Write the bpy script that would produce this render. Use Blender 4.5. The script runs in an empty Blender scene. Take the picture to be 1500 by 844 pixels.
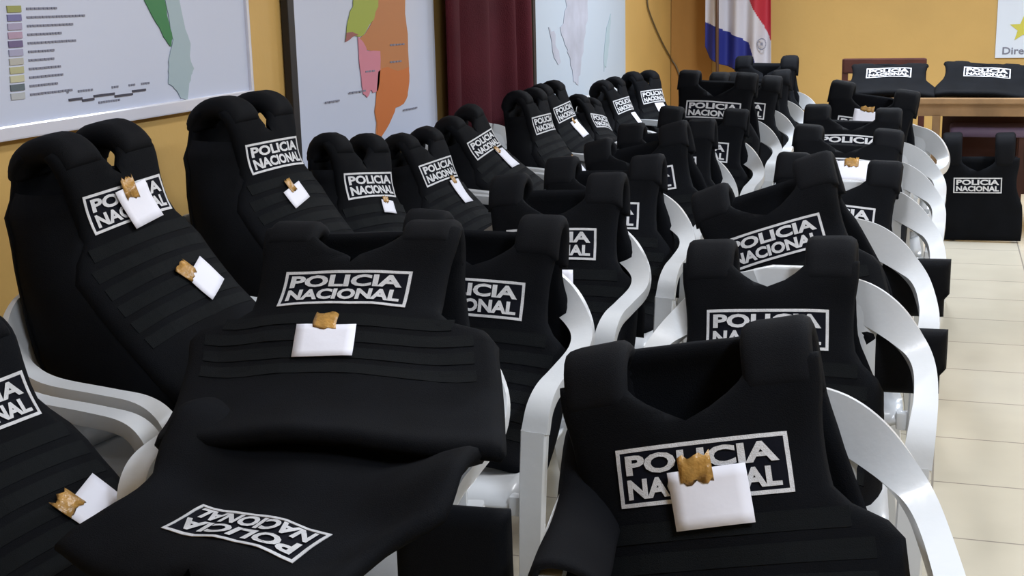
import bpy, bmesh, math, random
import numpy as np
from math import sin, cos, radians, pi, exp
from mathutils import Matrix, Vector, noise

SC = bpy.context.scene
COL = SC.collection
R = radians

# ------------------------------------------------------------------ camera
CAM_H = 1.45
yaw, pitch, roll = R(18.5), R(12.6), R(1.35)
fw = Vector((-sin(yaw)*cos(pitch), cos(yaw)*cos(pitch), -sin(pitch)))
r0 = Vector((cos(yaw), sin(yaw), 0)); u0 = r0.cross(fw)
rt = r0*cos(roll) - u0*sin(roll); up = u0*cos(roll) + r0*sin(roll)
cd = bpy.data.cameras.new('camera'); cam = bpy.data.objects.new('camera', cd); COL.objects.link(cam)
m = Matrix((rt, up, -fw)).transposed().to_4x4(); m.translation = (0, 0, CAM_H); cam.matrix_world = m
cd.sensor_width = 36; cd.lens = 36*1900/1500; cd.clip_start = 0.05
SC.camera = cam

# ------------------------------------------------------------------ view, world, lights
SC.view_settings.view_transform = 'Standard'; SC.view_settings.look = 'None'
SC.view_settings.gamma = 1; SC.view_settings.use_curve_mapping = False
SC.view_settings.exposure = 1.0
w = bpy.data.worlds.new('world'); SC.world = w; w.use_nodes = True
w.node_tree.nodes['Background'].inputs[0].default_value = (0.75, 0.85, 1.0, 1)
w.node_tree.nodes['Background'].inputs[1].default_value = 0.3
LIGHTS = [  # x, y, length along y, width, watts, colour
    (1.0, 0.9, 1.2, 0.3, 36, (0.86, 0.94, 1.06)),
    (1.3, 4.4, 1.2, 0.3, 40, (0.86, 0.94, 1.06)),
    (1.3, 8.0, 1.2, 0.3, 62, (0.86, 0.94, 1.06)),
    (-0.6, 8.6, 1.2, 0.3, 48, (0.86, 0.94, 1.06)),
    (-0.6, 3.0, 1.2, 0.3, 14, (0.95, 0.96, 1.0)),
]
for i, (x, y, L, W, P, c) in enumerate(LIGHTS):
    ld = bpy.data.lights.new('ceiling_lamp_light', 'AREA'); ld.shape = 'RECTANGLE'; ld.size = W; ld.size_y = L
    ld.energy = P; ld.color = c
    lo = bpy.data.objects.new('ceiling_lamp_light', ld); COL.objects.link(lo); lo.location = (x, y, 2.80)

# ------------------------------------------------------------------ materials
def mat(name, col, rough=0.6, spec=0.5, bump=0, bscale=200, var=0, vscale=6, coat=0, sheen=0, emit=None, trans=0):
    m = bpy.data.materials.new(name); m.use_nodes = True
    nt = m.node_tree; b = nt.nodes['Principled BSDF']
    b.inputs['Base Color'].default_value = (*col, 1); b.inputs['Roughness'].default_value = rough
    b.inputs['Specular IOR Level'].default_value = spec
    b.inputs['Coat Weight'].default_value = coat; b.inputs['Sheen Weight'].default_value = sheen
    tc = nt.nodes.new('ShaderNodeTexCoord')
    if var:
        n = nt.nodes.new('ShaderNodeTexNoise'); n.inputs['Scale'].default_value = vscale; n.inputs['Detail'].default_value = 4
        nt.links.new(tc.outputs['Object'], n.inputs['Vector'])
        r = nt.nodes.new('ShaderNodeValToRGB'); nt.links.new(n.outputs['Fac'], r.inputs['Fac'])
        r.color_ramp.elements[0].position = .3; r.color_ramp.elements[1].position = .7
        r.color_ramp.elements[0].color = (*[max(0, c*(1-var)) for c in col], 1)
        r.color_ramp.elements[1].color = (*[min(1, c*(1+var)) for c in col], 1)
        nt.links.new(r.outputs['Color'], b.inputs['Base Color'])
    if bump:
        n = nt.nodes.new('ShaderNodeTexNoise'); n.inputs['Scale'].default_value = bscale; n.inputs['Detail'].default_value = 3
        nt.links.new(tc.outputs['Object'], n.inputs['Vector'])
        bn = nt.nodes.new('ShaderNodeBump'); bn.inputs['Strength'].default_value = bump; bn.inputs['Distance'].default_value = .01
        nt.links.new(n.outputs['Fac'], bn.inputs['Height']); nt.links.new(bn.outputs['Normal'], b.inputs['Normal'])
    return m

M = dict(
    cloth=mat('black_nylon', (.0030, .0036, .0052), .85, .10, bump=.25, bscale=500, var=.3, vscale=9),
    strap=mat('black_strap_fabric', (.0038, .0044, .0062), .8, .12, bump=.25, bscale=600),
    web=mat('black_webbing', (.0042, .0054, .0066), .8, .12, bump=.3, bscale=600),
    patch=mat('patch_ground', (.004, .005, .010), .8, .12),
    letter=mat('reflective_lettering', (.62, .63, .66), .45, .5, bump=.3, bscale=500, var=.1, vscale=60),
    paper=mat('white_paper', (.82, .83, .92), .8, .2, bump=.1, bscale=30),
    tape=mat('brown_packing_tape', (.42, .23, .06), .3, .5, bump=.5, bscale=60, var=.35, vscale=40),
    plastic=mat('white_plastic', (.62, .64, .66), .28, .5, bump=.05, bscale=60, coat=.15),
    board=mat('white_board', (.58, .64, .80), .3, .5, bump=.15, bscale=3),
    boardframe=mat('white_board_frame', (.70, .71, .80), .15, .6, coat=.5),
    black=mat('black_strip', (.010, .010, .014), .5),
    curtain=mat('dark_red_curtain', (.060, .007, .013), .8, .12, bump=.3, bscale=150, var=.2, vscale=3),
    wood=mat('light_wood', (.36, .22, .11), .45, .4, var=.25, vscale=5),
    darkwood=mat('dark_wood', (.07, .022, .016), .4, .4, var=.3, vscale=4),
    pole=mat('brown_pole', (.10, .05, .03), .4),
    ink=mat('grey_ink', (.20, .21, .28), .6), darkink=mat('dark_ink', (.05, .05, .08), .6),
    brown_wall=mat('brown_orange', (.38, .19, .05), .6, .3, var=.08, vscale=1.5),
    green=mat('map_green', (.035, .20, .07), .5), teal=mat('map_pale_teal', (.36, .47, .53), .5),
    lime=mat('map_lime', (.33, .40, .06), .5), orange=mat('map_orange', (.55, .16, .04), .5),
    orange2=mat('map_dark_orange', (.48, .19, .07), .5), pink=mat('map_pink', (.60, .22, .30), .5), mapline=mat('map_line', (.30, .10, .10), .5),
    map3=mat('map_grey_blue', (.45, .53, .62), .4), map3b=mat('map_grey_mauve', (.40, .42, .50), .5, var=.15, vscale=5),
    red=mat('flag_red', (.42, .02, .04), .7), white=mat('flag_white', (.55, .54, .60), .7), blue=mat('flag_blue', (.012, .02, .20), .7),
    banner=mat('banner_white', (.72, .80, .92), .5), star=mat('banner_star', (.62, .58, .08), .5),
    cable=mat('grey_brown_cable', (.12, .09, .05), .5), purple=mat('mauve_cloth', (.16, .11, .19), .6),
    metal=mat('lamp_metal', (.5, .5, .5), .4),
)

def wall_mat(name, col):
    m = mat(name, col, .55, .35, bump=.12, bscale=25, var=.07, vscale=1.3); return m
M['wall'] = wall_mat('ochre_wall_paint', (.60, .385, .125))
M['ceil'] = mat('white_ceiling', (.7, .7, .68), .8)

def floor_mat():
    m = bpy.data.materials.new('cream_floor_tiles'); m.use_nodes = True; nt = m.node_tree; b = nt.nodes['Principled BSDF']
    tc = nt.nodes.new('ShaderNodeTexCoord'); mp = nt.nodes.new('ShaderNodeMapping'); mp.inputs['Location'].default_value = (-.02, -.11, 0)
    nt.links.new(tc.outputs['Object'], mp.inputs['Vector'])
    br = nt.nodes.new('ShaderNodeTexBrick'); br.offset = 0; br.inputs['Scale'].default_value = 1
    br.inputs['Brick Width'].default_value = .42; br.inputs['Row Height'].default_value = .42; br.inputs['Mortar Size'].default_value = .0035
    br.inputs['Color1'].default_value = (.60, .55, .44, 1); br.inputs['Color2'].default_value = (.57, .525, .42, 1); br.inputs['Mortar'].default_value = (.30, .27, .23, 1)
    nt.links.new(mp.outputs['Vector'], br.inputs['Vector'])
    n = nt.nodes.new('ShaderNodeTexNoise'); n.inputs['Scale'].default_value = 2.5; n.inputs['Detail'].default_value = 6; nt.links.new(tc.outputs['Object'], n.inputs['Vector'])
    mx = nt.nodes.new('ShaderNodeMixRGB'); mx.blend_type = 'MULTIPLY'; mx.inputs['Fac'].default_value = .25
    nt.links.new(br.outputs['Color'], mx.inputs['Color1']); nt.links.new(n.outputs['Fac'], mx.inputs['Color2']); nt.links.new(mx.outputs['Color'], b.inputs['Base Color'])
    b.inputs['Roughness'].default_value = .16; b.inputs['Specular IOR Level'].default_value = .5
    return m
M['floor'] = floor_mat()

# ------------------------------------------------------------------ helpers
def tag(o, label=None, cat=None, group=None, kind=None):
    if label: o['label'] = label
    if cat: o['category'] = cat
    if group: o['group'] = group
    if kind: o['kind'] = kind
    return o
def empty(name, loc, rz=0):
    o = bpy.data.objects.new(name, None); COL.objects.link(o); o.empty_display_size = .1
    o.location = loc; o.rotation_euler = (0, 0, rz); return o
def mesh_obj(name, verts, faces, mats, parent=None, smooth=True, fm=None):
    me = bpy.data.meshes.new(name); me.from_pydata([tuple(v) for v in verts], [], faces)
    for mm in (mats if isinstance(mats, (list, tuple)) else [mats]): me.materials.append(mm)
    if fm: me.polygons.foreach_set('material_index', fm)
    me.polygons.foreach_set('use_smooth', [bool(smooth)]*len(me.polygons)); me.update()
    o = bpy.data.objects.new(name, me); COL.objects.link(o)
    if parent: o.parent = parent
    return o
def bm_obj(name, bm, mats, parent=None, smooth=False):
    bmesh.ops.recalc_face_normals(bm, faces=bm.faces)
    me = bpy.data.meshes.new(name); bm.to_mesh(me); bm.free()
    for mm in (mats if isinstance(mats, (list, tuple)) else [mats]): me.materials.append(mm)
    me.polygons.foreach_set('use_smooth', [bool(smooth)]*len(me.polygons))
    if smooth == 'angle': me.set_sharp_from_angle(angle=R(28))
    o = bpy.data.objects.new(name, me); COL.objects.link(o)
    if parent: o.parent = parent
    return o
def add_box(bm, c, s, bev=0, mi=0):
    r = bmesh.ops.create_cube(bm, size=1); vs = r['verts']
    for v in vs: v.co = Vector((v.co.x*s[0]+c[0], v.co.y*s[1]+c[1], v.co.z*s[2]+c[2]))
    fs = list({f for v in vs for f in v.link_faces})
    for f in fs: f.material_index = mi
    if bev:
        es = list({e for v in vs for e in v.link_edges})
        bmesh.ops.bevel(bm, geom=es, offset=bev, segments=2, profile=.6, affect='EDGES')
def box(name, c, s, m, parent=None, bev=0, loc=None):
    bm = bmesh.new(); add_box(bm, c, s, bev); o = bm_obj(name, bm, m, parent)
    if loc: o.location = loc
    return o
def loft(bm, pts, dirs, ws, hs, prof=None, cap=True):
    """tube of rounded box section: pts centre line, dirs width direction, ws widths, hs thicknesses"""
    if prof is None:
        prof = [(-.5, -.32), (-.44, -.5), (.44, -.5), (.5, -.32), (.5, .25), (.42, .5), (.15, .56), (-.15, .56), (-.42, .5), (-.5, .25)]
    rings = []
    n = len(pts)
    for i in range(n):
        t = (Vector(pts[min(i+1, n-1)]) - Vector(pts[max(i-1, 0)])).normalized()
        d = Vector(dirs[i]); d = (d - t*d.dot(t)).normalized(); nn = d.cross(t).normalized()
        rings.append([bm.verts.new(Vector(pts[i]) + d*(a*ws[i]) + nn*(b*hs[i])) for a, b in prof])
    k = len(prof)
    for i in range(n-1):
        for j in range(k):
            bm.faces.new((rings[i][j], rings[i][(j+1) % k], rings[i+1][(j+1) % k], rings[i+1][j]))
    if cap:
        bm.faces.new(rings[0]); bm.faces.new(rings[-1][::-1])
def smooth_path(keys, n):
    """Catmull-Rom through keys (tuples of floats), n samples per span"""
    K = [np.array(k, float) for k in keys]; K = [2*K[0]-K[1]] + K + [2*K[-1]-K[-2]]; out = []
    for i in range(1, len(K)-2):
        for j in range(n):
            t = j/n; a, b, c, d = K[i-1], K[i], K[i+1], K[i+2]
            out.append(.5*((2*b)+(-a+c)*t+(2*a-5*b+4*c-d)*t*t+(-a+3*b-3*c+d)*t**3))
    out.append(K[-2]); return out
def tube_bm(pts, rad, seg=8):
    bm = bmesh.new(); rings = []
    for i, p in enumerate(pts):
        p = Vector(p); t = (Vector(pts[min(i+1, len(pts)-1)])-Vector(pts[max(i-1, 0)])).normalized()
        a = t.orthogonal().normalized() if i == 0 else (a - t*a.dot(t)).normalized(); b = t.cross(a)
        r = rad[i] if isinstance(rad, (list, tuple)) else rad
        rings.append([bm.verts.new(p + a*r*cos(2*pi*k/seg) + b*r*sin(2*pi*k/seg)) for k in range(seg)])
    for i in range(len(rings)-1):
        for k in range(seg): bm.faces.new((rings[i][k], rings[i][(k+1) % seg], rings[i+1][(k+1) % seg], rings[i+1][k]))
    bm.faces.new(rings[0]); bm.faces.new(rings[-1][::-1]); return bm
_tc = {}
def text_geo(s, width, height, bold=.012, res=3):
    """flat text mesh scaled to width x height, centred on 0; returns verts, faces"""
    key = (s, width, height, bold, res)
    if key in _tc: return _tc[key]
    cu = bpy.data.curves.new('t', 'FONT'); cu.body = s; cu.offset = bold; cu.resolution_u = res; cu.size = 1
    o = bpy.data.objects.new('t', cu); COL.objects.link(o)
    dg = bpy.context.evaluated_depsgraph_get(); dg.update()
    me = bpy.data.meshes.new_from_object(o.evaluated_get(dg))
    v = np.array([p.co[:2] for p in me.vertices]); f = [list(p.vertices) for p in me.polygons]
    bpy.data.objects.remove(o); bpy.data.curves.remove(cu); bpy.data.meshes.remove(me)
    mn, mx = v.min(0), v.max(0); v = (v-(mn+mx)/2)/(mx-mn)*np.array([width, height])
    _tc[key] = (v, f); return v, f

# ------------------------------------------------------------------ room shell
WX, WY, XR, YB, HC = -2.35, 11.7, 3.2, -2.0, 2.9
def struct(name, c, s, m): return tag(box(name, c, s, m), kind='structure')
struct('floor', ((WX+XR)/2, (WY+YB)/2, -.05), (XR-WX+.4, WY-YB+.4, .1), M['floor'])
struct('ceiling', ((WX+XR)/2, (WY+YB)/2, HC+.05), (XR-WX+.4, WY-YB+.4, .1), M['ceil'])
struct('wall_left', (WX-.06, (WY+YB)/2, HC/2), (.12, WY-YB, HC), M['wall'])
struct('wall_far', ((WX+XR)/2, WY+.06, HC/2), (XR-WX+.24, .12, HC), M['wall'])
struct('wall_right', (XR+.06, (WY+YB)/2, HC/2), (.12, WY-YB, HC), M['wall'])
struct('wall_near', ((WX+XR)/2, YB-.06, HC/2), (XR-WX+.24, .12, HC), M['wall'])
o = struct('brown_strip_1', (-2.165, WY-.02, 1.05), (.36, .04, 2.10), M['brown_wall'])  # thin strip of far wall by the left corner, browner than the rest

# ceiling lamps (the fittings that carry the light)
for i, (x, y, L, W, P, c) in enumerate(LIGHTS):
    t = empty('ceiling_lamp', (x, y, HC)); tag(t, ['long lamp on the ceiling right of the camera', 'long lamp on the ceiling over the right-hand tiles', 'long lamp on the ceiling over the far table', 'long lamp on the ceiling over the end of the middle row', 'long lamp on the ceiling between the wall maps'][i], 'lamp', 'ceiling lamps')
    box('housing', (0, 0, -.03), (W+.04, L+.06, .06), M['metal'], t, .008)

# ------------------------------------------------------------------ monobloc chair
ARM = [(-.5, -.5), (.5, -.5), (.5, .30), (.46, .5), (.25, .58), (-.25, .58), (-.46, .5), (-.5, .30)]
def make_chair():
    root = empty('plastic_armchair', (0, 0, 0))
    pl = M['plastic']
    # seat: dished sheet with rounded front lip
    N, K = 14, 16; vs = []; fs = []
    def seat_pt(a, b, dz):
        x = a*(.235 - .02*b); y = -.235 + b*.45
        z = .425 - .018*(1-a*a)*(1-(2*b-1)**2) + .012*(1-b)
        if b < .12: z -= .035*((.12-b)/.12)**2
        if abs(a) > .85: z += .012*((abs(a)-.85)/.15)
        return (x, y, z+dz)
    for side in (0, -.012):
        for i in range(K+1):
            for j in range(N+1): vs.append(seat_pt(-1+2*j/N, i/K, side))
    off = (K+1)*(N+1); id_ = lambda s, i, j: s*off+i*(N+1)+j
    for i in range(K):
        for j in range(N):
            fs.append((id_(0, i, j), id_(0, i, j+1), id_(0, i+1, j+1), id_(0, i+1, j)))
            fs.append((id_(1, i, j), id_(1, i+1, j), id_(1, i+1, j+1), id_(1, i, j+1)))
    for i in range(K):
        fs.append((id_(0, i, 0), id_(0, i+1, 0), id_(1, i+1, 0), id_(1, i, 0))); fs.append((id_(0, i, N), id_(1, i, N), id_(1, i+1, N), id_(0, i+1, N)))
    for j in range(N):
        fs.append((id_(0, 0, j), id_(1, 0, j), id_(1, 0, j+1), id_(0, 0, j+1))); fs.append((id_(0, K, j), id_(0, K, j+1), id_(1, K, j+1), id_(1, K, j)))
    mesh_obj('seat', vs, fs, pl, root)
    # backrest: curved sheet with a crowned top and slots
    rows = [.425, .45, .49, .50, .53, .57, .61, .65, .69, .70, .73, .76, .785, .805, .82, .832, .84]
    hw = lambda z: np.interp(z, [.42, .5, .62, .70, .745, .78, .805, .825, .84], [.20, .195, .185, .185, .20, .195, .165, .115, .05])
    us = [-1, -.82, -.66, -.58, -.42, -.34, -.18, -.10, .10, .18, .34, .42, .58, .66, .82, 1]
    yb = lambda z: np.interp(z, [.42, .55, .70, .84], [.205, .225, .255, .29])
    vs = []; fs = []
    for side in (0, 1):
        for z in rows:
            for a in us:
                x = a*hw(z); y = yb(z) - .55*x*x + .012*side
                vs.append((x, y, z))
    C = len(us); off = C*len(rows); slots = {3, 5, 9, 11}  # gaps between the vertical bars
    solid = lambda i, j: 0 <= i < len(rows)-1 and 0 <= j < C-1 and not (3 <= i <= 7 and j in (2, 4, 6, 8, 10, 12))
    for i in range(len(rows)-1):
        for j in range(C-1):
            if not solid(i, j): continue
            a, b, c, d = i*C+j, i*C+j+1, (i+1)*C+j+1, (i+1)*C+j
            fs.append((a, b, c, d)); fs.append((a+off, d+off, c+off, b+off))
            for (di, dj, p, q) in ((-1, 0, a, b), (0, 1, b, c), (1, 0, c, d), (0, -1, d, a)):
                if not solid(i+di, j+dj): fs.append((p, p+off, q+off, q))
    mesh_obj('backrest', vs, fs, pl, root)
    # armrests: broad wing from the crown of the back that turns into the flat arm
    for s in (1, -1):
        keys = [(.08, .281, .800, .25, .97, .065), (.15, .268, .772, .50, .86, .088), (.205, .245, .744, .64, .77, .082), (.250, .205, .710, .84, .54, .064),
                (.278, .15, .680, 1, .16, .052), (.290, .07, .658, 1, 0, .047), (.292, -.08, .65, 1, 0, .046), (.289, -.17, .642, 1, 0, .048),
                (.284, -.215, .615, 1, 0, .052), (.279, -.232, .57, 1, 0, .055)]
        P = smooth_path(keys, 5)
        bm = bmesh.new(); loft(bm, [(s*p[0], p[1], p[2]) for p in P], [(p[3], 0, s*p[4]) if s > 0 else (p[3], 0, -p[4]) for p in P], [p[5] for p in P], [.013+.019*min(1, i/24) for i in range(len(P))], ARM)
        bm_obj('armrest', bm, pl, root, 'angle')
        # front leg
        keys = [(.277, -.231, .575, .056), (.272, -.238, .44, .054), (.268, -.245, .25, .050), (.272, -.262, .0, .044)]
        P = smooth_path(keys, 4)
        bm = bmesh.new(); loft(bm, [(s*p[0], p[1], p[2]) for p in P], [(1, 0, 0)]*len(P), [p[3] for p in P], [.034]*len(P)); 
        add_box(bm, (s*.245, -.225, .405), (.055, .035, .045), .008)
        bm_obj('leg', bm, pl, root, 'angle')
        # rear leg
        keys = [(.205, .200, .46, .05), (.215, .225, .36, .052), (.235, .262, .16, .048), (.25, .295, 0, .042)]
        P = smooth_path(keys, 4)
        bm = bmesh.new(); loft(bm, [(s*p[0], p[1], p[2]) for p in P], [(1, 0, 0)]*len(P), [p[3] for p in P], [.034]*len(P))
        bm_obj('leg', bm, pl, root, 'angle')
    return root
_proto = []
def chair(x, y, rz, label, group, dz=0):
    if not _proto:
        r = make_chair(); _proto.append(r)
    else:
        p = _proto[0]; r = p.copy(); COL.objects.link(r)
        for ch in list(p.children):
            c = ch.copy(); COL.objects.link(c); c.parent = r
    r.location = (x, y, dz); r.rotation_euler = (0, 0, R(rz)); tag(r, label, 'chair', group)
    return r

# ------------------------------------------------------------------ vests
STD = [(-.20, -.335), (-.115, -.262), (-.060, -.18), (-.026, -.09), (0, 0), (.026, .085), (.048, .142), (.068, .172), (.096, .184), (.124, .172), (.142, .135), (.152, .06), (.156, -.05), (.160, -.16), (.165, -.27)]
class Sheet:
    def __init__(s, pos, yaw=0, roll=0, lean=0, path=STD, seed=0, wrap=1.0, wr=.005, bump=None, sx=1.0, skew=0):
        s.skew = skew; s.pos = Vector(pos); s.seed = seed; s.wrap = wrap; s.wr = wr; s.bump = bump; s.sx = sx
        # matrix: lean about X (top goes back for +), roll about Y, yaw about Z
        s.M = Matrix.Rotation(R(yaw), 4, 'Z') @ Matrix.Rotation(R(roll), 4, 'Y') @ Matrix.Rotation(R(-lean), 4, 'X')
        P = np.array(smooth_path(path, 12)); d = np.r_[0, np.cumsum(np.linalg.norm(np.diff(P, axis=0), axis=1))]
        i0 = np.argmin(np.linalg.norm(P, axis=1)); s.P = P; s.S = d - d[i0]
        top = np.argmax(P[:, 1]); s.top = s.S[top]; s.smin, s.smax = s.S[0], s.S[-1]
    def path(s, v):
        y = np.interp(v, s.S, s.P[:, 0]); z = np.interp(v, s.S, s.P[:, 1])
        e = .012; dy = np.interp(v+e, s.S, s.P[:, 0])-np.interp(v-e, s.S, s.P[:, 0]); dz = np.interp(v+e, s.S, s.P[:, 1])-np.interp(v-e, s.S, s.P[:, 1])
        L = math.hypot(dy, dz) or 1; return y, z, -dz/L, dy/L
    def loc(s, u, v, t):
        vv = min(max(v, s.smin), s.smax)
        y, z, ny, nz = s.path(vv)
        if v != vv:  # straight continuation past the end
            ty, tz = nz, -ny; y += ty*(v-vv); z += tz*(v-vv)
        k = s.wrap*min(1, abs(v-s.top)/.22)**1.5
        q = Vector((u*6+s.seed*3.7, v*6, s.seed*1.3)); 
        wv = s.wr*noise.noise(q) + s.wr*.45*noise.noise(q*2.7)
        t = t + wv - k*u*u
        x = u*s.sx + s.skew*max(0, -.1-v)
        z0 = 0
        if s.bump:
            for (uu, w, h) in s.bump: z0 += h*exp(-((u-uu)/w)**2)
        return Vector((x, y+ny*t, z+nz*t+z0))
    def __call__(s, u, v, t=0): return s.pos + s.M @ s.loc(u, v, t)

def ed(d, r, T):
    x = min(max(d/r, 0), 1); return T/2*math.sqrt(max(0, 1-(1-x)**2))
def panel(name, sh, parent, m, v0, v1, wf, nf, T=.032, r=.022, rows=30, cols=10, t0=0, loc0=Vector((0, 0, 0)), uc=0):
    """puffy panel between v0 and v1, half width wf(v), neck opening half width nf(v); both halves"""
    vs_ = [v0 + (v1-v0)*(.5-.5*cos(pi*(.04+.92*i/rows)) - (.5-.5*cos(pi*.04)))/(1-2*(.5-.5*cos(pi*.04))) for i in range(rows+1)]
    vs_[0], vs_[-1] = v0, v1
    sm = [v0+(v1-v0)*i/160 for i in range(161)]
    line = [(wf(v), v) for v in sm] + [(nf(v), v) for v in sm if nf(v) > 1e-4]
    A = np.array(line)
    def dist(u, v): return min(float(np.sqrt(((A-[abs(u), v])**2).sum(1)).min()), v-v0, v1-v)
    vs = []; fs = []
    J = cols
    for v in vs_:
        w, n = wf(v), nf(v)
        fr = [1-(1-j/J)**1.6 for j in range(J+1)]
        if n > 1e-4: fr = [.5-.5*cos(pi*j/J) for j in range(J+1)]
        row = []
        for j in range(J+1):
            u = n+(w-n)*fr[j]; h = 0 if (j == J or (j == 0 and n > 1e-4) or v in (v0, v1)) else ed(dist(u, v), r, T)
            row.append((u, h))
        for s in (1, -1):
            for side in (1, -1):
                for (u, h) in row: vs.append(sh(uc+s*u, v, t0+side*h) - loc0)
    def vid(i, s, sd, j): return ((i*2+s)*2+sd)*(J+1)+j
    for i in range(rows):
        for s in (0, 1):
            for sd in (0, 1):
                for j in range(J):
                    q = (vid(i, s, sd, j), vid(i, s, sd, j+1), vid(i+1, s, sd, j+1), vid(i+1, s, sd, j))
                    fs.append(q if (s == 0) == (sd == 0) else q[::-1])
    o = mesh_obj(name, vs, fs, m, parent)
    bm = bmesh.new(); bm.from_mesh(o.data); bmesh.ops.remove_doubles(bm, verts=bm.verts, dist=1e-5); bmesh.ops.recalc_face_normals(bm, faces=bm.faces)
    bm.to_mesh(o.data); bm.free(); o.data.polygons.foreach_set('use_smooth', [True]*len(o.data.polygons))
    return o
def slab(name, sh, parent, m, u0, u1, v0, v1, T=.006, t0=.02, nu=12, nv=2, loc0=Vector((0, 0, 0)), rot=0, fm=None, edge=None):
    """thin rectangular piece lying on the sheet, rotated by rot around its middle"""
    cu, cv = (u0+u1)/2, (v0+v1)/2; c, s_ = cos(R(rot)), sin(R(rot)); vs = []; fs = []
    for side in (1, 0):
        for i in range(nv+1):
            for j in range(nu+1):
                a, b = u0+(u1-u0)*j/nu-cu, v0+(v1-v0)*i/nv-cv
                if edge: a, b = edge(a, b, i/nv, j/nu)
                uu, vv = cu+a*c-b*s_, cv+a*s_+b*c
                vs.append(sh(uu, vv, t0+side*T) - loc0)
    off = (nu+1)*(nv+1); I = lambda s, i, j: s*off+i*(nu+1)+j
    for i in range(nv):
        for j in range(nu):
            fs.append((I(0, i, j), I(0, i, j+1), I(0, i+1, j+1), I(0, i+1, j))); fs.append((I(1, i, j), I(1, i+1, j), I(1, i+1, j+1), I(1, i, j+1)))
    for i in range(nv):
        fs.append((I(0, i, 0), I(0, i+1, 0), I(1, i+1, 0), I(1, i, 0))); fs.append((I(0, i, nu), I(1, i, nu), I(1, i+1, nu), I(0, i+1, nu)))
    for j in range(nu):
        fs.append((I(0, 0, j), I(1, 0, j), I(1, 0, j+1), I(0, 0, j+1))); fs.append((I(0, nv, j), I(0, nv, j+1), I(1, nv, j+1), I(1, nv, j)))
    return mesh_obj(name, vs, fs, m, parent, True) if name else (vs, fs)

SW, SH = .265, .089
def name_patch(sh_, root, loc0, t0=.0165, W=SW, H=SH, dv=0, du=0):
    sh = lambda a, b, t=0: sh_(a+du, b+dv, t)
    vs, fs = slab(None, sh, None, None, -W/2, W/2, -H/2, H/2, .0018, t0, 14, 4, loc0); fm = [0]*len(fs)
    b = .0062
    for (a0, a1, b0, b1) in ((-W/2, W/2, -H/2, -H/2+b), (-W/2, W/2, H/2-b, H/2), (-W/2, -W/2+b, -H/2+b, H/2-b), (W/2-b, W/2, -H/2+b, H/2-b)):
        v2, f2 = slab(None, sh, None, None, a0, a1, b0, b1, .0012, t0+.0016, 12 if a1-a0 > .05 else 1, 1 if a1-a0 > .05 else 5, loc0)
        k = len(vs); vs += v2; fs += [tuple(i+k for i in f) for f in f2]; fm += [1]*len(f2)
    p = mesh_obj('name_patch', vs, fs, [M['patch'], M['letter']], root, False, fm)
    p['label'] = 'white framed patch reading POLICIA NACIONAL'
    vs = []; fs = []
    for s, cv in (('POLICIA', H*.205), ('NACIONAL', -H*.205)):
        v, f = text_geo(s, W*.885, H*.345, .038 if s == 'POLICIA' else .043)
        k = len(vs)
        vs += [sh(a, b+cv, t0+.0044)-loc0 for a, b in v]; fs += [tuple(i+k for i in ff) for ff in f]
    l = mesh_obj('lettering', vs, fs, M['letter'], p, False)
    l['label'] = 'white capital lettering POLICIA NACIONAL'
    return p

def note(sh, label, u, v, w=.12, h=.09, rot=0, tape=(0, .045, .045, .04), trot=0, t0=.022, seed=0, group='paper notes taped to the vests', ttag='adhesive_tape', curl=.0):
    """paper slip taped on a vest; the slip is a thing of its own, the tape its part"""
    loc0 = sh(u, v, t0); rnd = random.Random(seed)
    kk = [rnd.uniform(-.004, .004) for _ in range(4)]
    def edge(a, b, i, j): return a+kk[0]*(i-.5)*2, b+kk[1]*(j-.5)*2
    sh2 = lambda a, b, t: sh(a, b, t + curl*max(0, (v-b)/h)**2)
    o = slab('paper_note', sh2, None, M['paper'], u-w/2, u+w/2, v-h/2, v+h/2, .0012, t0, 6, 5, loc0, rot, edge=edge)
    o.location = loc0; tag(o, label, 'paper note', group)
    if tape:
        du, dv, tw, th = tape; c, s_ = cos(R(rot)), sin(R(rot)); tu, tv = u+du*c-dv*s_, v+du*s_+dv*c
        def ragged(a, b, i, j): return a, b + (rnd.uniform(-.006, .006) if i in (0, 1) else 0)
        slab(ttag, sh, o, M['tape'], tu-tw/2, tu+tw/2, tv-th/2, tv+th/2, 0.001, t0+.0018, 6, 3, loc0, rot+trot, edge=ragged)['label'] = 'strip of brown packing tape'
    return o

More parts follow.
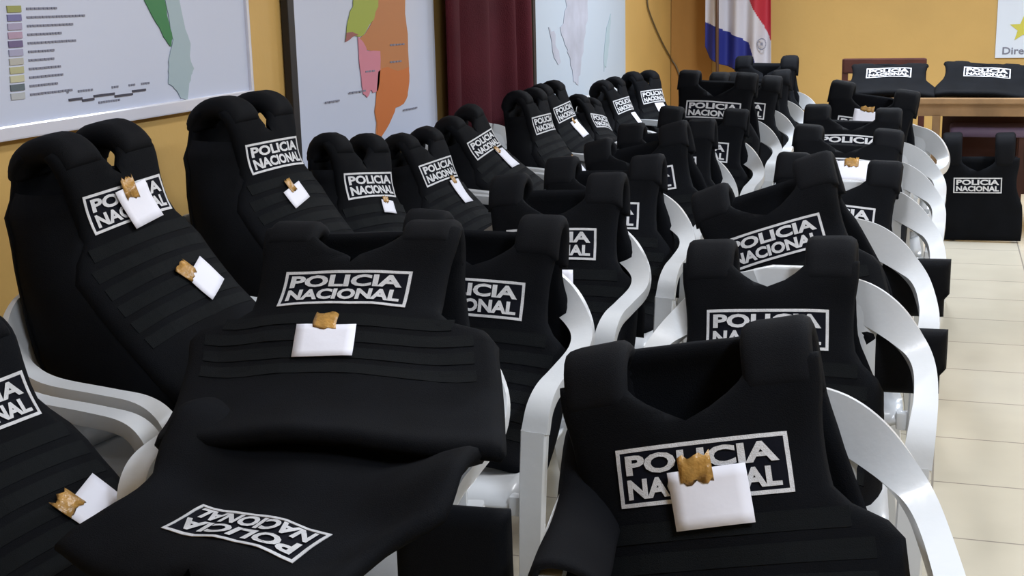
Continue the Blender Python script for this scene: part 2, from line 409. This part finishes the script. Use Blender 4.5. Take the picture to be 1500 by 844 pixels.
def lerp(tab): 
    xs = [a for a, b in tab]; ys = [b for a, b in tab]; return lambda v: float(np.interp(v, xs, ys))
def sm_lerp(tab):
    P = smooth_path(tab, 8); P = np.array(P); return lambda v: float(np.interp(v, P[:, 0], P[:, 1]))
def vest(label, pos, yaw=0, roll=0, lean=0, path=STD, seed=0, flare=.245, chest=.185, wrap=1.0, lod=0, group='black vests set out over the chairs', hem=None, flaps=None, bump=None, wr=.007, webs=True, strap_w=.054, back=True, sx=1.0, drop=0, side=False, strap_t=.036, strap_r=.020, neck0=.085, neckw=.092, side_top=None, skew=0, nweb=9, hb=.03, drape=None, patch=True, patch_kw={}):
    sh = Sheet(pos, yaw, roll, lean, path, seed, wrap, wr, bump, sx, skew)
    v0 = hem if hem is not None else sh.smin
    root = empty('police_vest', tuple(pos)); root.name = 'tactical_vest'
    L = Vector(pos)
    wf = sm_lerp([(v0, flare*.98), (v0+.05, flare), (-.17, flare), (-.105, flare*.98), (-.055, chest*1.04), (0, chest*.985), (.06, chest), (.11, chest*1.04), (.145, chest*1.05)])
    def nf(v): 
        if v < neck0: return 0.0
        return neckw*min(1, ((v-neck0)/.05))**.6
    rows = (30, 20, 14)[lod]; cols = (10, 8, 6)[lod]
    panel('front_panel', sh, root, M['cloth'], v0, .16, wf, nf, .034, .022, rows, cols, 0, L)
    # shoulder straps over the top
    ts = sh.top
    for s in (1, -1):
        sc = lambda v: strap_w*(1+.03*exp(-((v-ts)/.05)**2))
        uc = s*(neckw+strap_w*.98)
        panel('shoulder_strap', sh, root, M['strap'], .105, ts+(ts-.105)+.02, sc, lambda v: 0.0, strap_t, strap_r, (20, 14, 10)[lod], (5, 4, 3)[lod], .002, L, uc)
    if back:
        vb0, vb1 = max(ts+(ts-.135)-hb, ts+.012), sh.smax
        wb = sm_lerp([(vb0, chest), (vb0+.1, chest), (vb0+.17, .21), (vb1-.1, .24), (vb1, .235)])
        panel('back_panel', sh, root, M['cloth'], vb0, vb1, wb, lambda v: 0.0, .030, .02, (20, 12, 8)[lod], (8, 6, 5)[lod], 0, L)
    # horizontal webbing rows on the lower front
    if webs and lod < 2:
        vs = []; fs = []
        v = -.085
        kw = 0
        while v > v0+.05 and kw < nweb:
            kw += 1
            ww = wf(v)*.86
            a, b = slab(None, sh, None, None, -ww, ww, v-.015, v+.015, .0022, .0162, 16, 2, L); k = len(vs)
            vs += a; fs += [tuple(i+k for i in f) for f in b]; v -= .046
        if vs: mesh_obj('webbing', vs, fs, M['web'], root, False)
    if patch: name_patch(sh, root, L, **patch_kw)
    for fl in (flaps or []):
        # side flap: closure band of the back panel that hangs out past the chair arm; (x, y, z, width, height)
        fx, fy, fz, fwd, fh = fl
        fs_ = Sheet((fx, fy, fz), 4, 0, 0, [(.0, -.2), (0, -.1), (0, 0), (0, .1), (0, .2)], seed+.5, .6, .006)
        panel('side_flap', fs_, root, M['strap'], -fh/2, fh/2, lambda v: fwd/2*(1 if v > -fh*.12 else .86), lambda v: 0.0, .055, .02, 14, 6, 0, L)
    if drape:
        dx, dy, dz, dyaw = drape
        ds = Sheet((dx, dy, dz), dyaw, 0, 0, [(-.085, -.04), (-.055, -.008), (-.025, .006), (0, .008), (.016, 0), (.024, -.03), (.027, -.075), (.028, -.15)], seed+.7, 0, .004, [(.22, .10, .10)])
        panel('side_flap', ds, root, M['strap'], -.095, .16, lambda v: .19, lambda v: 0.0, .014, .010, 20, 10, 0, L)
    if side:
        # closed sides of the carrier between the front and the back panel
        for s in (1, -1):
            vs = []; fs = []; NZ, NQ = 14, 8
            for i in range(NZ+1):
                va = v0+.03 + ((side_top if side_top is not None else -.035)-v0-.03)*i/NZ; vb = 2*ts-va
                vb = min(vb, sh.smax); a = sh(s*(wf(va)-.015), va, 0)-L; b = sh(s*(wb(max(vb, vb0))-.012), vb, 0)-L
                ax = sh.M @ Vector((s, 0, 0))
                for q in range(NQ+1): vs.append(a.lerp(b, q/NQ) + ax*(.03*sin(pi*q/NQ)))
            for i in range(NZ):
                for q in range(NQ): fs.append((i*(NQ+1)+q, i*(NQ+1)+q+1, (i+1)*(NQ+1)+q+1, (i+1)*(NQ+1)+q))
            o = mesh_obj('side_panel', vs, fs, M['cloth'], root); md = o.modifiers.new('s', 'SOLIDIFY'); md.thickness = .014; md.offset = 0
    tag(root, label, 'vest', group)
    return sh

# ------------------------------------------------------------------ things on the walls
def wall_board(name, label, cat, y0, y1, z0, z1, frame, group=None, left_strip=False, d=.02):
    """board on the left wall, seen from the room (+X side)"""
    t = empty(name, (WX+.002, (y0+y1)/2, z0)); tag(t, label, cat, group); cy = (y0+y1)/2
    box('board', (d/2, 0, (z1-z0)/2), (d, y1-y0, z1-z0), M['board'], t)
    if frame:
        fwid = .04
        bm = bmesh.new(); add_box(bm, (d/2+.006, 0, fwid/2), (d+.012, y1-y0+.02, fwid), .005); add_box(bm, (d/2+.006, 0, z1-z0-fwid/2), (d+.012, y1-y0+.02, fwid), .005)
        for s in (-1, 1): add_box(bm, (d/2+.006, s*(y1-y0)/2, (z1-z0)/2), (d+.012, .018, z1-z0), .004)
        bm_obj('board_frame', bm, M['boardframe'], t)
    if left_strip: box('edge_strip', (d/2+.008, -(y1-y0)/2-.025, (z1-z0)/2), (d+.01, .05, z1-z0), M['black'], t, .003)
    return t
def shape_on(t, name, pts, m, y, z, x=.0215, th=.0015):
    """flat printed region: pts are (Y, Z) world coordinates on the left wall"""
    bm = bmesh.new(); vs = [bm.verts.new((x, p[0]-y, p[1]-z)) for p in pts]; f = bm.faces.new(vs)
    r = bmesh.ops.extrude_face_region(bm, geom=[f]); bmesh.ops.translate(bm, verts=[v for v in r['geom'] if isinstance(v, bmesh.types.BMVert)], vec=(th, 0, 0))
    return bm_obj(name, bm, m, t)
rnd = random.Random(5)
def jag(pts, n=4, a=.012):
    out = []
    for i in range(len(pts)):
        p, q = pts[i], pts[(i+1) % len(pts)]
        out.append(p)
        for k in range(1, n):
            f = k/n; out.append((p[0]+(q[0]-p[0])*f+rnd.uniform(-a, a), p[1]+(q[1]-p[1])*f+rnd.uniform(-a, a)))
    return out
y0, y1, z0 = 1.2, 4.10, 1.115
t = wall_board('map_board', 'white framed wall map with a colour key and a black scale bar', 'map', y0, y1, z0, 2.45, True); Y0 = (y0+y1)/2
cols = [(.30, .32, .10), (.16, .16, .36), (.36, .33, .48), (.42, .30, .42), (.14, .11, .24), (.36, .36, .52), (.45, .45, .42), (.44, .44, .26), (.52, .52, .36), (.10, .14, .17), (.44, .47, .50)]
for i, c in enumerate(cols):
    z = 1.452 - i*.0225; yy = 2.895-.002*i
    bm = bmesh.new(); add_box(bm, (.0215, yy-Y0, z-z0), (.003, .055, .017)); bm_obj('legend_swatch', bm, mat('legend_colour_%d' % i, c, .5), t)
    w_ = [.12, .24, .18, .14, .20, .10, .10, .13, .14, .12, .18][i]
    bm = bmesh.new(); x_ = yy+.05
    while x_ < yy+.05+w_:
        l_ = rnd.uniform(.008, .016); add_box(bm, (.021, x_+l_/2-Y0, z-z0), (.002, l_, .006)); x_ += l_+.003
    tag(bm_obj('legend_caption', bm, M['ink'], t), kind=None)
shape_on(t, 'green_region', jag([(3.50, 1.52), (3.49, 1.47), (3.545, 1.40), (3.58, 1.355), (3.615, 1.325), (3.628, 1.35), (3.615, 1.40), (3.60, 1.47), (3.60, 1.60)], 3, .003), M['green'], Y0, z0)
shape_on(t, 'pale_region', jag([(3.61, 1.60), (3.605, 1.47), (3.62, 1.40), (3.632, 1.345), (3.618, 1.32), (3.60, 1.29), (3.59, 1.25), (3.585, 1.21), (3.60, 1.205), (3.625, 1.19), (3.65, 1.16), (3.69, 1.15), (3.70, 1.19), (3.72, 1.23), (3.74, 1.25), (3.72, 1.29), (3.73, 1.33), (3.70, 1.40), (3.68, 1.50), (3.67, 1.60)], 3, .004), M['teal'], Y0, z0)
bm = bmesh.new()
for (a, b, dz) in ((3.085, 3.145, 0), (3.145, 3.20, -.006), (3.20, 3.30, .002), (3.30, 3.39, -.006), (3.39, 3.46, .002)): add_box(bm, (.0215, (a+b)/2-Y0, 1.200+dz-z0), (.003, b-a, .0065))
bm_obj('scale_bar', bm, M['darkink'], t)
bm = bmesh.new()
for (a, b, z) in ((3.08, 3.09, 1.222), (3.13, 3.20, 1.221), (3.29, 3.32, 1.221), (3.375, 3.41, 1.221), (3.44, 3.48, 1.221), (3.22, 3.32, 1.182)): 
    x_ = a
    while x_ < b: add_box(bm, (.021, x_+.004-Y0, z-z0), (.002, .008, .006)); x_ += .012
tag(bm_obj('scale_caption', bm, M['ink'], t), kind='stuff')

y0, y1, z0 = 4.44, 5.88, .80
t = wall_board('map_sheet', 'white wall map with lime, orange and pink regions and a black left edge', 'map', y0, y1, z0, 2.4, False, left_strip=True); Y0 = (y0+y1)/2
def P2(x, y):   # place of a point of the printed map on the wall
    d = fw + rt*((x-750)/1900) - up*((y-422)/1900); k = WX/d.x; return (d.y*k, CAM_H+d.z*k)
E_OR = [P2(*p) for p in [(545, -60), (545, -2), (541, 25), (527, 50), (518, 57), (528, 73), (546, 75), (548, 92), (546, 130), (543, 150), (541, 163), (544, 180), (543, 203), (548, 205), (558, 190), (568, 170), (572, 158), (584, 152), (590, 140), (592, 100), (590, 50), (586, 20), (586, -60)]]
shape_on(t, 'orange_region', jag(E_OR, 2, .006), M['orange2'], Y0, z0)
shape_on(t, 'orange_region', jag([P2(*p) for p in [(546, 105), (560, 98), (575, 104), (591, 98), (592, 120), (589, 141), (583, 152), (572, 157), (567, 171), (557, 191), (549, 204), (544, 203), (545, 180), (542, 163)]], 2, .005), M['orange'], Y0, z0, .0225)
shape_on(t, 'lime_region', jag([P2(*p) for p in [(508, -60), (509, 10), (503, 25), (500, 38), (498, 58), (505, 50), (518, 54), (527, 48), (540, 28), (546, 10), (546, -60)]], 2, .007), M['lime'], Y0, z0, .0225)
shape_on(t, 'red_region', jag([P2(*p) for p in [(497, 62), (499, 48), (508, 47), (517, 51), (508, 54)]], 2, .003), M['mapline'], Y0, z0, .0235)
shape_on(t, 'pink_region', jag([P2(*p) for p in [(516, 54), (524, 62), (530, 75), (549, 75), (549, 105), (546, 132), (538, 136), (535, 132), (530, 143), (524, 138), (521, 110), (518, 90)]], 2, .005), M['pink'], Y0, z0, .0225)
bm = bmesh.new()
for (x, y, l) in ((505, 136, 20), (585, 161, 20), (529, 105, 15), (458, 226, 25), (565, 66, 20), (565, 91, 16), (470, 150, 16)):
    a = P2(x, y); n = int(l/4)
    for k in range(n): add_box(bm, (.0245, a[0]+k*.034-Y0, a[1]-z0-.0004*k), (.002, .026, .007))
tag(bm_obj('place_caption', bm, M['ink'], t), kind='stuff')

y0, y1, z0 = 7.48, 9.82, .62
t = wall_board('map_sheet', 'pale blue faded wall map between the red curtain and the corner', 'map', y0, y1, z0, 2.4, False, left_strip=True); Y0 = (y0+y1)/2
bpy.data.objects[t.name].children[0].data.materials[0] = M['map3']
shape_on(t, 'faded_region', jag([P2(*p) for p in [(820, -60), (825, 10), (815, 40), (822, 65), (830, 85), (835, 120), (842, 125), (846, 95), (850, 60), (856, 30), (858, -60)]], 3, .03), M['map3b'], Y0, z0)
shape_on(t, 'faded_region', jag([P2(*p) for p in [(798, 40), (806, 45), (810, 70), (816, 90), (812, 95), (804, 75)]], 3, .02), M['map3b'], Y0, z0)
shape_on(t, 'faded_region', jag([P2(*p) for p in [(884, 40), (890, 20), (888, 60), (884, 90), (880, 105), (880, 80)]], 3, .02), M['teal'], Y0, z0)

# curtain
bm = bmesh.new(); ny, nz = 120, 10; g = []
cy0, cy1 = 5.90, 7.16
for i in range(nz+1):
    z = .08 + (2.6-.08)*i/nz; row = []
    for j in range(ny+1):
        f = j/ny; ph = f*2*pi*3.2 + .8*sin(f*7)
        x = .075 + .042*sin(ph)*(1-.15*i/nz) + .006*sin(ph*2.3+i*.2)
        row.append(bm.verts.new((x, (f-.5)*(cy1-cy0)*(1+.03*(1-i/nz)), z)))
    g.append(row)
for i in range(nz):
    for j in range(ny): bm.faces.new((g[i][j], g[i][j+1], g[i+1][j+1], g[i+1][j]))
t = empty('curtain', (WX, (cy0+cy1)/2, 0)); tag(t, 'dark red curtain hanging in folds between two wall maps', 'curtain')
o = bm_obj('drape', bm, M['curtain'], t, True); md = o.modifiers.new('s', 'SOLIDIFY'); md.thickness = .004
bm = tube_bm([(.075, -.78, 2.62), (.075, .78, 2.62)], .014); bm_obj('curtain_rod', bm, M['metal'], t, True)
bm = bmesh.new()
for s in (-1, 1): add_box(bm, (.04, s*.74, 2.62), (.08, .02, .02))
bm_obj('rod_bracket', bm, M['metal'], t)

# loose cable from the left wall round the corner
pts = [P2(945, -40), P2(946, 2), P2(950, 20), P2(960, 45), P2(970, 66), P2(979, 82)]
pts = [(WX+.012, a, b) for a, b in pts] + [(WX+.012, WY-.06, .88), (WX+.06, WY-.05, .80), (WX+.10, WY-.05, .66), (WX+.12, WY-.05, .45)]
o = bm_obj('cable', tube_bm(smooth_path(pts, 5), .007), M['cable'], None, True); tag(o, 'thin loose cable hanging down the ochre wall by the corner', 'cable')

# banner on the far wall
t = empty('banner', (1.15, WY, .87)); tag(t, 'white banner with a yellow star on the far wall above the table', 'banner')
box('cloth_sheet', (0, -.012, .65), (1.53, .015, 1.3), M['banner'], t)
bm = bmesh.new(); vs = [bm.verts.new((.19*(1 if k % 2 == 0 else .42)*sin(k*pi/5), -.022, .19*(1 if k % 2 == 0 else .42)*cos(k*pi/5))) for k in range(10)]
f = bm.faces.new(vs); r = bmesh.ops.extrude_face_region(bm, geom=[f]); bmesh.ops.translate(bm, verts=[v for v in r['geom'] if isinstance(v, bmesh.types.BMVert)], vec=(0, -.003, 0))
for v in bm.verts: v.co.x = v.co.x*.6-.555; v.co.z = v.co.z*.6+.237
bm_obj('star', bm, M['star'], t)
v, f = text_geo('Direcc', .25, .06, .02); mesh_obj('banner_lettering', [(a-.585, -.0225, b+.058) for a, b in v], f, M['ink'], t, False)

# flag on its pole
t = empty('flag', (-1.86, 11.3, 0)); tag(t, 'red, white and blue flag hanging in folds from a brown pole in the corner', 'flag')
bm_obj('flagpole', tube_bm([(0, 0, .06), (-.03, 0, 2.4)], .014), M['pole'], t, True)
bm = bmesh.new(); bmesh.ops.create_cone(bm, cap_ends=True, segments=24, radius1=.16, radius2=.05, depth=.07)
bmesh.ops.translate(bm, verts=bm.verts, vec=(0, 0, .035)); bm_obj('flag_base', bm, M['pole'], t, True)
# cloth: strips of the three colours run diagonally down the hanging folds
bm = bmesh.new(); NU, NV = 140, 110; g = []
def fl_pt(a, b):
    # a 0..1 from the left edge to the right edge, b 0..1 from top to bottom
    top = 2.30; left = -.13 + .0*b; right = .40+.04*b
    x = left + (right-left)*a
    x0 = left+(right-left)*a; zb = np.interp(x0, [-.13, -.08, 0, .1, .25, .36, .40, .45], [1.0, .90, .85, .82, .75, .70, .80, .85])
    z = top + (zb-top)*b
    y = .06 + .035*sin(a*21+b*1.2)+.02*sin(a*9-b*2)
    return x, y, z
for i in range(NV+1):
    g.append([bm.verts.new(fl_pt(j/NU, i/NV)) for j in range(NU+1)])
for i in range(NV):
    for j in range(NU):
        f = bm.faces.new((g[i][j], g[i+1][j], g[i+1][j+1], g[i][j+1]))
        x, y, z = fl_pt((j+.5)/NU, (i+.5)/NV)
        zb = np.interp(x, [-.13, -.02, .0, .12, .25, .30, .34, .5], [1.21, 1.17, 1.15, 1.10, 1.03, .90, .72, .60])
        zr = np.interp(x, [-.13, .22, .27, .35, .42, .45], [2.4, 1.45, 1.34, 1.20, 1.08, 1.0])
        f.material_index = 2 if z < zb else (0 if z > zr else 1)
o = bm_obj('flag_cloth', bm, [M['red'], M['white'], M['blue']], t, True); md = o.modifiers.new('s', 'SOLIDIFY'); md.thickness = .003
bm = bmesh.new()
for k in range(20):
    a = k*2*pi/20; add_box(bm, (.365+.035*cos(a), .0, 1.02+.045*sin(a)), (.010, .004, .010))
add_box(bm, (.365, .0, 1.02), (.02, .004, .025)); bm_obj('flag_emblem', bm, M['ink'], t)

# ------------------------------------------------------------------ table at the far end
t = empty('wooden_table', (.40, 8.42, 0)); tag(t, 'light wooden table at the far end with vests lying on top', 'table')
box('tabletop', (0, 0, .80), (2.10, .66, .035), M['wood'], t, .006)
bm = bmesh.new(); add_box(bm, (0, -.27, .745), (2.02, .02, .075)); add_box(bm, (0, .27, .745), (2.02, .02, .075))
for s in (-1, 1): add_box(bm, (s*1.0, 0, .745), (.02, .54, .075))
bm_obj('apron', bm, M['wood'], t)
for lx in (-.98, -.44, .98):
    for ly in (-.27, .27): box('leg', (lx, ly, .355), (.045, .045, .71), M['wood'], t, .004)
box('modesty_panel', (.27, .22, .44), (1.35, .018, .52), M['darkwood'], t)
t = empty('stool', (.27, 8.42, 0)); tag(t, 'low stool with a mauve seat standing under the far table', 'stool')
bm = bmesh.new(); add_box(bm, (0, 0, .60), (.46, .34, .06), .025); bm_obj('seat', bm, M['purple'], t, True)
for sx in (-1, 1):
    for sy in (-1, 1): box('leg', (sx*.18, sy*.12, .285), (.03, .03, .57), M['darkwood'], t)
# chair behind the table
t = empty('wooden_chair', (-.39, 9.05, 0)); tag(t, 'dark wooden chair with a straight back behind the far table', 'chair')
bm = bmesh.new(); add_box(bm, (0, .0, .955), (.53, .025, .10), .01); add_box(bm, (0, .0, .76), (.53, .02, .20), .01)
bm_obj('backrest', bm, M['darkwood'], t)
for s in (-1, 1): box('back_post', (s*.25, 0.01, .50), (.04, .035, 1.0), M['darkwood'], t, .005)
box('seat', (0, -.22, .45), (.50, .44, .04), M['darkwood'], t, .01)
for s in (-1, 1): box('leg', (s*.22, -.40, .215), (.04, .04, .43), M['darkwood'], t)

# ------------------------------------------------------------------ chairs
# local frame of a chair: front -Y, top of the back at y=.29
CB = 'white plastic armchairs in the middle row'; CC = 'white plastic armchairs in the right row'; CA = 'white plastic armchairs along the left wall'
Bx = -1.06
ORD = ['first', 'second', 'third', 'fourth', 'fifth', 'sixth', 'seventh', 'eighth', 'ninth', 'tenth', 'eleventh', 'twelfth']
B_Y = [2.08, 2.67, 3.32, 3.92, 4.47, 4.97, 5.57, 6.42, 7.02, 7.62, 8.30]
for i, y in enumerate(B_Y): chair(Bx + [0, .01, 0, .02, -.01, 0, .02, 0, .01, .03, .02][i], y, [2, 0, -2, 1, 0, 2, -1, 1, 0, 2, 0][i], 'white plastic armchair, %s from the camera in the middle row' % ORD[i], CB)
C_Y = [1.78, 2.65, 3.42, 4.08, 4.78, 5.42, 6.1]
for i, y in enumerate(C_Y): chair(-.29 + [.045, -.01, -.02, .0, 0, .0, -.01][i], y, [8, 1, 4, 2, 0, 0, -18][i], 'white plastic armchair, %s from the camera in the right row' % ORD[i], CC).scale = ((.94, 1, 1) if i == 0 else (1, 1, 1))
A = [(-1.70, 1.81), (-1.69, 2.50), (-1.84, 3.35), (-1.84, 3.96), (-1.86, 4.66), (-1.90, 5.38), (-1.90, 6.12), (-1.92, 6.74), (-1.86, 7.32), (-1.86, 7.92), (-1.84, 8.52)]
for i, (x, y) in enumerate(A): chair(x, y, [84, 84, 84, 82, 84, 82, 84, 84, 80, 82, 80][i], 'white plastic armchair, %s from the camera along the left wall' % ORD[i], CA)

# ------------------------------------------------------------------ vests
GB, GC, GA = 'black vests on the middle row of chairs', 'black vests on the right row of chairs', 'black vests on the chairs along the left wall'
C1 = vest('black vest on the nearest right-hand chair, a large note over its patch', (-.334, 1.845, .743), 0, -12, 7, seed=1, group=GC, flare=.285, chest=.198, nweb=4, patch_kw=dict(du=.015), hb=.06, drape=(-.517, 1.78, .674, 98))
note(C1, 'largest white note taped over the patch of the nearest right-hand vest', .027, -.042, .118, .088, -1, (-.018, .045, .05, .038), 4, .027, seed=1)
C2 = vest('black vest on the second right-row chair, a front strap overlapping its patch', (-.345, 2.78, .728), 0, -3, 10, seed=2, group=GC, neck0=.10, neckw=.08, hb=-.04, flaps=[(-.062, 2.92, .640, .19, .15)])
C3 = vest('tilted black vest on the third chair of the right row', (-.408, 3.42, .800), 0, -19, 8, seed=3, group=GC, flaps=[(-.055, 3.70, .637, .19, .165)])
C4 = vest('black vest on the fourth right-row chair, a small note above its patch', (-.325, 4.20, .740), 0, 4, 8, hb=-.04, seed=4, group=GC, lod=1)
note(C4, 'small white note taped just above the patch of the fourth right-row vest', -.035, .065, .09, .05, 0, None, seed=4)
C5 = vest('black vest on the fifth right-row chair, a taped note over its patch', (-.339, 4.85, .805), 0, 3, 26, seed=5, group=GC, lod=1)
note(C5, 'white note with brown tape on the fifth right-row vest', .03, -.01, .12, .085, 3, (0, .035, .05, .035), seed=5)
C6 = vest('black vest on the sixth right-row chair, only patch and straps showing', (-.36, 5.50, .825), 2, 2, 24, seed=6, group=GC, lod=1)
C7 = vest('black vest standing high on the seventh right-row chair, a note above its patch', (-.332, 6.10, .831), -4, 8, 4, seed=7, group=GC, lod=1)
note(C7, 'white note with tape above the patch of the farthest right-row vest', -.01, .045, .11, .075, 0, (0, .045, .06, .02), seed=7)

B1 = vest('large black vest spread over the arms of the nearest middle-row chair', (-1.094, 2.25, .890), 4, -2, 22, seed=11, flare=.315, chest=.20, skew=.30, nweb=4, group=GB, wrap=.45, bump=[(.31, .07, .02), (-.31, .07, .02)],
          path=[(-.36, -.30), (-.29, -.27), (-.22, -.235), (-.155, -.185), (-.095, -.12), (-.045, -.060), (0, 0), (.026, .075), (.042, .115), (.060, .140), (.088, .150), (.116, .138), (.134, .10), (.14, .03), (.142, -.06), (.144, -.16), (.146, -.27)])
note(B1, 'white note hanging from brown tape under the patch of the nearest middle-row vest', -.012, -.148, .12, .088, -1, (0, .052, .046, .036), 0, .021, seed=2)
B2 = vest('black vest on the second middle-row chair, left end of its patch hidden', (-1.035, 2.78, .765), 0, 1, 8, seed=12, group=GB)
B3 = vest('black vest on the third middle-row chair with a small note under its patch', (-1.03, 3.43, .770), 0, -3, 8, seed=13, group=GB)
note(B3, 'small white note under the patch of the third middle-row vest', .03, -.11, .09, .07, 0, None, seed=3)
B4 = vest('black vest on the fourth middle-row chair', (-1.045, 4.03, .750), 0, -3, 8, seed=14, group=GB, lod=1)
B5 = vest('tilted black vest on the fifth middle-row chair', (-1.035, 4.58, .778), 0, -14, 8, seed=15, group=GB, lod=1)
B6 = vest('black vest on the sixth middle-row chair', (-1.05, 5.08, .767), 0, -4, 8, seed=16, group=GB, lod=1)
B7 = vest('black vest on the seventh middle-row chair', (-1.02, 5.68, .77), 0, 2, 8, seed=17, group=GB, lod=1)
B8 = vest('black vest on the eighth middle-row chair with its whole patch in view', (-1.10, 6.53, .875), 0, 3, 6, seed=18, group=GB, lod=1, patch_kw=dict(W=.275))
for i, (dx, y, z, rl) in enumerate([(.0, 7.20, .82, 4), (.0, 7.80, .80, -3), (-.04, 8.46, .86, 1)]):
    vest('black vest on the %s middle-row chair' % ORD[8+i], (-1.06+dx, y, z), 0, rl, 5, seed=19+i, group=GB, lod=2)

FLAT = [(.27, .10), (.20, .085), (.12, .05), (.06, .018), (0, 0), (-.06, -.012), (-.12, -.03), (-.17, -.07), (-.19, -.12), (-.19, -.15), (-.17, -.17), (-.14, -.175)]
L1 = Sheet
vest('black vest lying upside down on the nearest middle-row chair, its patch inverted', (-.966, 1.60, .665), 166, 0, 0, path=[(-.37, .01), (-.29, .035), (-.20, .04), (-.09, .008), (0, 0), (.08, -.012), (.15, -.035), (.20, -.07), (.23, -.12), (.235, -.17), (.22, -.22)],
     seed=30, flare=.30, chest=.25, skew=.35, neck0=.125, flaps=[(-.735, 1.86, .53, .20, .22)], group='black vests on the middle row of chairs', back=False, webs=False, wrap=.3, bump=[(.30, .09, .05), (-.30, .09, .05)], wr=.014)

# left wall row
LOWT = [(-.33, -.53), (-.27, -.44), (-.20, -.345), (-.13, -.255), (-.075, -.17), (-.03, -.085), (0, 0)]
LOW = [(-.26, -.40), (-.19, -.335), (-.13, -.255), (-.075, -.17), (-.03, -.085), (0, 0)]
TALL = LOWT + [(.012, .07), (.022, .115), (.045, .145), (.080, .158), (.125, .152), (.165, .125), (.185, .07), (.20, -.03), (.205, -.14), (.20, -.24), (.19, -.34)]
MID = LOW + [(.012, .07), (.022, .11), (.042, .140), (.068, .150), (.100, .140), (.122, .105), (.135, .05), (.148, -.03), (.155, -.14), (.15, -.24), (.145, -.32)]
Av = [
 ('black vest on the nearest left-wall chair, cut off by the left edge', (-1.60, 1.76, .752), 78, -4, 16),
 ('tall black vest under the framed map with two taped notes', (-1.786, 2.541, 1.005), 84, -4, 8),
 ('tall black vest against the wall between the two maps', (-1.884, 3.427, 1.010), 84, 0, 6),
 ('black vest in front of the orange map, a crumpled tag under its patch', (-1.799, 3.903, .852), 78, 6, 6),
 ('black vest at the right edge of the orange map with a slanting note', (-1.844, 4.633, .802), 84, -2, 14),
 ('black vest in front of the red curtain with a slanting note', (-1.914, 5.371, .824), 86, -8, 20),
 ('black vest right of the curtain with a small note at its hem', (-1.876, 6.144, .839), 86, 0, 8),
 ('black vest under the pale map with a note below its patch', (-1.95, 6.768, .84), 86, -4, 12),
 ('slumped black vest under the pale map behind a white armrest', (-1.83, 7.111, .753), 84, 10, 20),
 ('black vest at the right edge of the pale map', (-1.859, 7.76, .794), 82, -2, 12),
 ('black vest by the corner, farthest along the left wall', (-1.82, 8.421, .797), 70, 0, 10)]
AS = []
for i, (lb, pos, yw, rl, ln) in enumerate(Av):
    AS.append(vest(lb, pos, yw, rl, ln, path=TALL if i in (1, 2) else MID, seed=40+i, group=GA, lod=0 if i < 3 else 1, side=True, side_top=.06, chest=.155, flare=.215, strap_w=(.058 if i in (1, 2) else .049), strap_t=.062, strap_r=.032, neckw=(.036 if i in (1, 2) else .052), neck0=.085, nweb=6, hb=(.03 if i in (1, 2) else -.03)))
note(AS[0], 'white note with brown tape on the nearest left-wall vest, at the bottom left corner', .10, -.26, .12, .10, 20, (-.035, .05, .05, .04), seed=20)
note(AS[1], 'white note taped over the patch of the tall vest under the framed map', .01, -.012, .105, .10, 4, (-.01, .045, .04, .05), seed=21, t0=.027)
note(AS[1], 'lower white note near the hem of the tall vest under the framed map', .07, -.24, .11, .08, 25, (-.03, .05, .05, .04), seed=22)
note(AS[2], 'white note on the tall vest between the two maps', -.01, -.14, .10, .06, 10, (0, .035, .03, .04), seed=23)
note(AS[3], 'crumpled little tag on the vest in front of the orange map', .04, -.085, .07, .05, -10, (-.01, .025, .03, .02), seed=24)
note(AS[4], 'slanting white note on the vest at the right edge of the orange map', .05, -.11, .085, .11, -5, (-.01, .055, .03, .03), seed=25)
note(AS[5], 'slanting white note on the vest in front of the red curtain', .06, -.11, .09, .11, 0, (-.02, .055, .04, .03), seed=26)
note(AS[6], 'small white note near the hem of the vest right of the curtain', .08, -.27, .08, .09, 0, (-.01, .045, .03, .04), seed=27)
note(AS[7], 'white note below the patch of the vest under the pale map', .03, -.12, .11, .11, 5, (-.01, .055, .03, .03), seed=28)
note(AS[9], 'white note below the patch of the vest at the right edge of the pale map', .04, -.12, .09, .11, 0, None, seed=29)
note(AS[10], 'white note below the patch of the vest by the corner', .02, -.10, .11, .09, 0, None, seed=30)

# floor and table vests
vest('black vest standing on the floor tiles against the far table', (.207, 7.95, .325), 0, -1, 4, path=[(-.02, -.32), (-.015, -.2), (-.005, -.1), (0, 0), (.005, .08), (.01, .16), (.015, .22), (.03, .275), (.05, .29), (.07, .275), (.08, .22), (.085, .1), (.09, -.1), (.09, -.3)], seed=60, flare=.25, chest=.215, group='black vests at the far table', wrap=.25, lod=1, webs=False)
TP = [(-.24, -.095), (-.18, -.085), (-.10, -.06), (-.05, -.03), (0, 0), (.04, .03), (.09, .045), (.15, .045), (.21, .03), (.26, .0), (.28, -.04), (.28, -.07), (.22, -.09), (.12, -.095), (.0, -.095)]
vest('black vest lying on the left end of the far table by the wooden chair', (-.33, 8.35, .935), 0, 0, 0, path=TP, seed=61, flare=.29, chest=.22, group='black vests at the far table', wrap=.3, lod=1, webs=False)
vest('black vest lying on the far table under the white banner', (.235, 8.35, .935), 0, 3, 0, path=TP, seed=62, flare=.29, chest=.24, group='black vests at the far table', wrap=.3, lod=1, webs=False)
